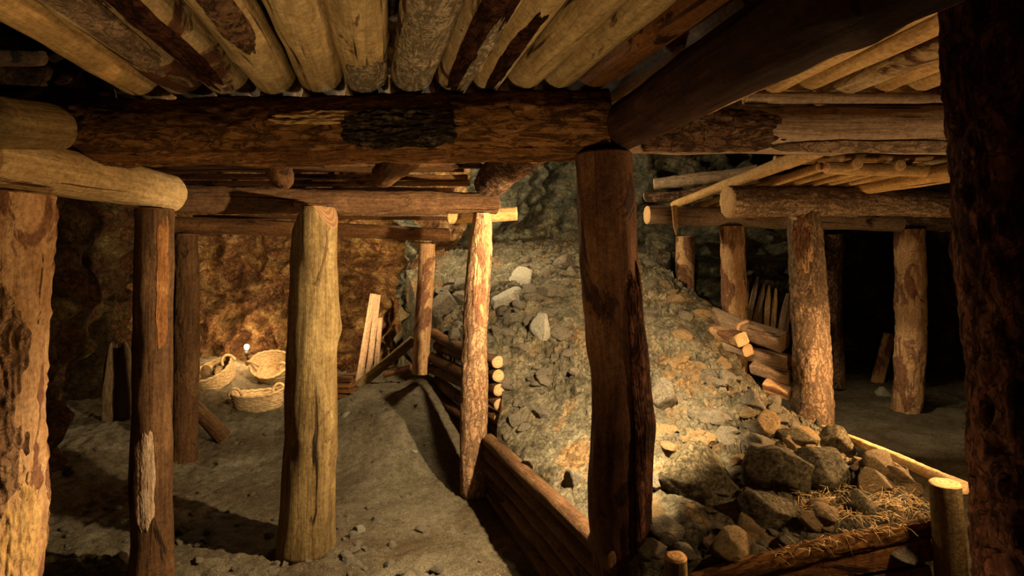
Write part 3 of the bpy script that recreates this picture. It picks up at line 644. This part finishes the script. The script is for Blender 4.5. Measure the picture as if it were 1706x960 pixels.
hero = [ # px, py (centre), w px, h px, material, label
    (1170, 806, 122, 84, 'stoned', 'large round greenish boulder just right of the middle post'),
    (1322, 795, 104, 92, 'stoned', 'largest angular dark boulder in the middle of the front boulder cluster'),
    (1384, 782, 92, 80, 'stoned', 'rounded boulder pressed against the right of the largest angular one'),
    (1404, 742, 74, 50, 'stoned', 'dark jagged boulder beside the pale edging pole'),
    (1474, 778, 70, 32, 'stoneo', 'flat orange slab under the edging pole'),
    (1468, 808, 62, 44, 'stoneo', 'brown boulder beneath the flat orange slab'),
    (1284, 862, 96, 70, 'stoned', 'dark boulder with a pale crest at the foot of the heap'),
    (1436, 844, 66, 44, 'stoned', 'greenish boulder half covered by straw at the front edge'),
    (1106, 664, 50, 56, 'stone', 'round-faced grey stone touching the right side of the middle post'),
    (1256, 668, 42, 34, 'stone', 'egg-shaped grey stone above the front boulder cluster'),
    (1236, 604, 62, 30, 'stoneo', 'long bright ochre slab under the crib'),
    (1330, 735, 54, 36, 'stoned', 'small dark boulder above the largest angular one'),
    (1283, 712, 54, 42, 'stoneo', 'tan block on the slope below the slanted-head post'),
    (1190, 700, 44, 26, 'stone', 'grey slab left of the tan block on the slope'),
    (1520, 822, 54, 34, 'stoneo', 'rusty stone behind the corner stake'),
    (1500, 858, 56, 30, 'stoneo', 'pale slab lying at the front edge in the straw'),
    (848, 498, 64, 32, 'stonew', 'whitish slab stone right beside the tan post, high on the heap'),
    (906, 552, 34, 52, 'stonew', 'upright pale stone left of the middle post'),
    (868, 462, 54, 26, 'stonew', 'pale stone on the crest of the heap'),
    (942, 438, 40, 26, 'stone', 'grey stone on the crest touching the middle post outline'),
    (936, 560, 34, 26, 'stone', 'grey stone between the upright pale stone and the middle post'),
    (744, 510, 40, 44, 'stone', 'big grey stone between the short pale post and the tan post'),
    (750, 556, 46, 34, 'stone', 'angular grey stone above the rear lining logs'),
    (1135, 560, 40, 20, 'stoneo', 'ochre stone right of the middle post at half height'),
    (1190, 640, 40, 22, 'stoneo', 'ochre block above the grey slab on the slope'),
    (1120, 610, 36, 22, 'stoneo', 'orange stone above the round-faced grey stone'),
    (1108, 902, 42, 26, 'stone', 'grey stone just behind the small stake at the middle post'),
    (1252, 742, 40, 26, 'stone', 'grey lump left above the largest angular boulder'),
    (960, 800, 30, 36, 'stone', 'grey stone left of the middle post low on the heap'),
]
for i, (px, py, w, h, m, lab) in enumerate(hero):
    p = on_heap(px, py + h * 0.25)
    if p is None: print('no heap at', px, py); continue
    d = p.y; kk = 1.12 if (py > 700 and m == 'stoned') else 1.05; sx = w * d / 2000 * 1.12 * kk; sz = h * d / 2000 * 1.1 * kk
    rnd = random.Random(i + 5)
    put_rock('boulder' if w > 60 else 'stone', lab, p + Vector((0, sx * 0.35, 0)), sx, (sx + sz) * 0.5, sz, m, i + 20, (rnd.uniform(-.25, .25), rnd.uniform(-.3, .3), rnd.uniform(0, 6)), sink=0.45)
rnd = random.Random(4)
placed = 0; tries = 0
while placed < 270 and tries < 6000:
    tries += 1
    px, py = rnd.uniform(730, 1560), rnd.uniform(430, 930)
    if 957 < px < 1080: continue
    if rnd.random() > (0.35 if py > 640 else 1.0) : continue
    p = on_heap(px, py)
    if p is None or p.y > 6.0: continue
    s = rnd.uniform(0.018, 0.062) * (1.25 if p.y > 4 else 1.0)
    lit_och = (px > 1080 and noise.noise(Vector((px / 90, py / 70, 2))) > 0.02)  # ochre only on the right slope: warm lamplight put into the stone colour
    placed += 1
    put_rock('rubble_stone', 'small angular stone embedded among others in the slope of the rubble heap', p, s * rnd.uniform(.9, 1.5), s, s * rnd.uniform(.4, .7), 'stoneo' if lit_och else 'stone', 100 + rnd.randrange(10), (rnd.uniform(-.4, .4), rnd.uniform(-.4, .4), rnd.uniform(0, 6)), 'small stones in the rubble heap', sink=0.7, cat='stone')
fl = [(600, 880, 22, 26, 'stonew', 'pale flake standing on the floor right of the stout olive post'), (630, 862, 24, 16, 'stone', 'grey chip on the floor beside the pale flake'),
      (508, 928, 30, 18, 'stone', 'rounded stone at the foot of the stout olive post'), (130, 782, 46, 28, 'stone', 'dark rock on the floor at the mouth of the left recess'),
      (576, 690, 16, 9, 'stonew', 'pale stone at the back of the lit floor'), (1470, 652, 30, 18, 'stonew', 'pale stone beside the foot of the lone reddish post'), (342, 620, 30, 26, 'stoneo', 'ochre rock behind the woven baskets'),
      (690, 752, 12, 8, 'stonew', 'light chip in the shadow left of the tan post'), (775, 822, 20, 14, 'stone', 'stone chip at the foot of the tan post')]
for i, (px, py, w, h, m, lab) in enumerate(fl):
    p = on_floor(px, py + h * 0.3); d = p.y
    put_rock('stone', lab, p, w * d / 2000, w * d / 2200, h * d / 2000, m, 60 + i, (0.1, 0.2, i), sink=0.5)
placed = 0
while placed < 220:
    px, py = rnd.uniform(60, 900), rnd.uniform(640, 958) ; p = on_floor(px, py)
    if rnd.random() > 0.25 + 0.75 * (px < 500 or (py > 840 and px < 700) or py < 700): continue
    if p is None or p.x > interp([(1.5, 0.3), (2.1, 0.2), (3.4, -0.2), (4.6, -0.7), (7, -0.8)], p.y) - 0.04: continue
    s = rnd.uniform(0.006, 0.02) * (1.4 if py > 860 else 1); placed += 1
    put_rock('pebble', 'small stone chip scattered on the trodden soil floor', p, s * 1.3, s, s * 0.7, 'stone', 100 + rnd.randrange(10), (rnd.uniform(-.3, .3), 0, rnd.uniform(0, 6)), 'pebbles on the floor', sink=0.5, cat='stone')
# lit rock ribs in the left recess
for i, (px, y0, y1, w, lab) in enumerate([(186, 745, 575, 0.085, 'left of two pale rock ribs in the dark left recess'), (207, 745, 595, 0.07, 'right of two pale rock ribs in the dark left recess')]):
    p = P(px, (y0 + y1) / 2, 4.45); put_rock('rock_rib', lab, p, w, w, (y1 - y0) * -4.45 / 2000 * 1.25, 'stoneo', 80 + i, (0.05, 0.06 - 0.1 * i, i), sink=1.0)

# ------------------------------------------------------------ straw
def straw(name, label, spots, n, seed, L=(0.03, 0.09), r=0.0009):
    rnd = random.Random(seed); V, F = [], []
    for _ in range(n):
        p = spots(rnd)
        if p is None: continue
        d = Vector((rnd.gauss(0, 1), rnd.gauss(0, 1), rnd.gauss(0.1, 0.45))).normalized(); l = rnd.uniform(*L); bnd = Vector((0, 0, -rnd.uniform(0, 0.4) * l))
        v, f = tube([p, p + d * l * 0.5 + bnd * 0.2, p + d * l + bnd], r, 4); k = len(V); V += v; F += [tuple(a + k for a in x) for x in f]
    o = link(name, mesh(name, V, F), M['straw']); tag(o, label, 'straw', kind='stuff')
def sp1(rnd):
    p = on_heap(rnd.uniform(1330, 1550), rnd.uniform(815, 872)); return p + Vector((0, 0, 0.012)) if p else None
straw('straw', 'dry straw strewn over the stones at the front right of the heap', sp1, 900, 3, (0.02, 0.06), 0.0007)
def sp2(rnd):
    t = rnd.random(); q = (P(1150, 960, 1.85)).lerp(P(1552, 864, 1.85), 0.35 + 0.65 * t); return q + Vector((0, rnd.uniform(-0.02, 0.02), rnd.uniform(0, 0.015)))
straw('straw_fringe', 'straw fringe hanging over the dark front edge log', sp2, 130, 5, (0.015, 0.045), 0.0006)

# ------------------------------------------------------------ baskets
def basket(label, loc, rx, ry, h, rotz, tilt=(0, 0), flarex=1.25, handle=0.07):
    root = bpy.data.objects.new('woven_basket', None); COL.objects.link(root); root.location = loc; root.rotation_euler = (tilt[0], tilt[1], rotz)
    tag(root, label, 'basket', 'woven baskets by the lamp')
    n = 64; vs, fs = [], []; prof = []
    N = 26
    for k in range(N + 1):
        t = k / N; s = (1 / flarex) + (1 - 1 / flarex) * (t ** 0.7); prof.append((s + 0.018 * abs(math.sin(t * PI * 7)), t * h))
    inner = [(s - 0.09, max(0.015, z)) for s, z in prof[::-1]]
    full = [(0.0, 0.0)] + prof + inner + [(0.0, 0.015)]
    for s, z in full:
        for j in range(n):
            a = 2 * PI * j / n; k = 1 + 0.012 * math.sin(j * PI / 2 + z * 180)
            saddle = 0.0 if z < h * 0.6 else (abs(math.cos(a)) ** 3) * h * 0.22 * (z / h - 0.6) / 0.4
            vs.append(Vector((rx * s * k * math.cos(a), ry * s * k * math.sin(a), z + saddle)))
    for i in range(len(full) - 1):
        for j in range(n):
            a = i * n + j; b = i * n + (j + 1) % n; fs.append((a, b, b + n, a + n))
    link('basket_body', mesh('basket_body', vs, fs), M['basket'], root)
    path = []
    for j in range(96):
        a = 2 * PI * j / 96; path.append((rx * 0.97 * math.cos(a), ry * 0.97 * math.sin(a), h + 0.006 + (abs(math.cos(a)) ** 3) * h * 0.22 + 0.003 * math.sin(j * 1.3)))
    v, f = tube(path, 0.012, 10, True); link('basket_rim', mesh('basket_rim', v, f), M['basket'], root)
    for s in (-1, 1):
        path = []
        for k in range(17):
            a = PI * k / 16; path.append((s * (rx * 0.80) + handle * 0.75 * math.cos(a), s * 0.02 * math.sin(a) - ry * 0.30, h * 1.10 + handle * math.sin(a)))
        v, f = tube(path, 0.012, 10); link('handle', mesh('handle', v, f), M['basket'], root)
    return root
pb = on_floor(424, 688); basket('oval woven basket with two loop handles, nearest of the three and upright', pb + Vector((0, 0.1, -0.005)), 0.215, 0.14, 0.135, 0.18, (0, -0.06), handle=0.065)
pb = on_floor(352, 646); basket('flattened woven basket lying tilted left of the lamp', pb + Vector((0, 0.12, 0.01)), 0.19, 0.16, 0.14, 0.5, (0.25, -0.42), 1.3)
pb = on_floor(442, 644); basket('round woven basket tipped towards the viewer, right below the lamp', pb + Vector((0, 0.2, 0.05)), 0.18, 0.17, 0.15, -0.1, (0.62, 0.12), 1.45)

# ------------------------------------------------------------ the visible lamp
lp = P(411, 578, 5.72)
lamp = bpy.data.objects.new('work_lamp', None); COL.objects.link(lamp); lamp.location = lp; tag(lamp, 'small glowing bulb on a thin stem in front of the ochre rock, above the baskets', 'lamp')
bm = bmesh.new(); bmesh.ops.create_uvsphere(bm, u_segments=24, v_segments=16, radius=0.024)
for v in bm.verts:
    if v.co.z < 0: v.co.z *= 1.35; v.co.x *= 1 + v.co.z * 8; v.co.y *= 1 + v.co.z * 8
me = bpy.data.meshes.new('bulb'); bm.to_mesh(me); bm.free(); link('bulb', me, M['bulb'], lamp)
v, f = tube([(0, 0, -0.04), (0, 0, -0.06), (0, 0, -0.085)], 0.018, 16); link('lamp_socket', mesh('lamp_socket', v, f), M['socket'], lamp)
gz = floor_full(lp.x, lp.y) - lp.z
v, f = tube([(0, 0, -0.08), (0.01, 0.01, -0.15), (0.0, 0.03, gz * 0.6), (0.01, 0.02, gz)], 0.006, 8); link('lamp_stem', mesh('lamp_stem', v, f), M['cable'], lamp)

# ------------------------------------------------------------ lights
def light(name, loc, power, col, size=0.04, kind='POINT', aim=None, cone=80, blend=0.6):
    l = bpy.data.lights.new(name, kind); l.energy = power; l.color = col; l.shadow_soft_size = size
    o = bpy.data.objects.new(name, l); COL.objects.link(o); o.location = loc
    if kind == 'SPOT':
        l.spot_size = math.radians(cone); l.spot_blend = blend
        o.rotation_mode = 'QUATERNION'; o.rotation_quaternion = (Vector(aim) - Vector(loc)).to_track_quat('-Z', 'Y')
    return o
WARM = (1.0, 0.60, 0.26); SOFT = (1.0, 0.76, 0.44)
light('key_lamp', (0.475, 2.26, 1.33), 340, (1.0, 0.73, 0.41), 0.020, 'SPOT', (-0.22, 3.2, 0.45), 136, 0.3)      # behind the middle post
light('bay_lamp', (-0.25, 0.9, 0.25), 54, (1.0, 0.68, 0.32), 0.04, 'SPOT', (-0.45, 1.9, 1.92), 92, 0.8)  # on the ground below the view
light('front_fill', (-0.5, 0.5, 0.5), 1.8, WARM, 0.06)  # added unseen fill for the bottom-left floor and left post
light('right_lamp', (1.37, 1.68, 1.05), 22, (1.0, 0.64, 0.31), 0.03)                                      # behind the right trunk
light('trunk_rim_fill', (0.72, 1.5, 0.30), 16, WARM, 0.05, 'SPOT', (1.12, 1.22, 0.75), 85, 0.6)  # added unseen rim light for the right trunk
light('right_mid_lamp', (2.02, 2.55, 1.02), 200, (1.0, 0.58, 0.25), 0.04, 'SPOT', (1.0, 2.9, 0.55), 132, 0.5)
light('right_roof_fill', (2.05, 3.2, 0.8), 20, WARM, 0.05)  # added fill under the slender poles, no lamp stands there
light('right_floor_fill', (2.35, 4.3, 1.45), 60, SOFT, 0.04, 'SPOT', (2.9, 5.0, 0.0), 70, 0.5)  # added unseen spot that brightens a patch of the far right floor
light('back_left_lamp', tuple(lp + Vector((0, -0.05, 0.06))), 19, (1.0, 0.60, 0.27), 0.03)
light('back_left_wall_fill', (-1.55, 4.3, 1.25), 230, (1.0, 0.64, 0.30), 0.05, 'SPOT', (-2.1, 6.2, 0.95), 105, 0.6)  # added unseen spot that brightens the ochre back wall
light('heap_lamp', (-0.35, 4.9, 2.05), 125, SOFT, 0.06)
w = bpy.data.worlds.new('World'); C.world = w; w.use_nodes = True
w.node_tree.nodes['Background'].inputs[0].default_value = (1.0, 0.55, 0.3, 1); w.node_tree.nodes['Background'].inputs[1].default_value = 0.012

# ------------------------------------------------------------ camera
cd = bpy.data.cameras.new('Camera'); cam = bpy.data.objects.new('Camera', cd); COL.objects.link(cam)
cd.sensor_width = 36; cd.lens = 36 * 1000 / 1706; cd.shift_y = -60 / 1706; cd.clip_start = 0.02
cam.location = CAM; cam.rotation_euler = (PI / 2, 0, 0); C.camera = cam
C.view_settings.view_transform = 'Standard'; C.view_settings.look = 'None'; C.view_settings.gamma = 1; C.view_settings.exposure = 0.0
C.view_settings.use_curve_mapping = False
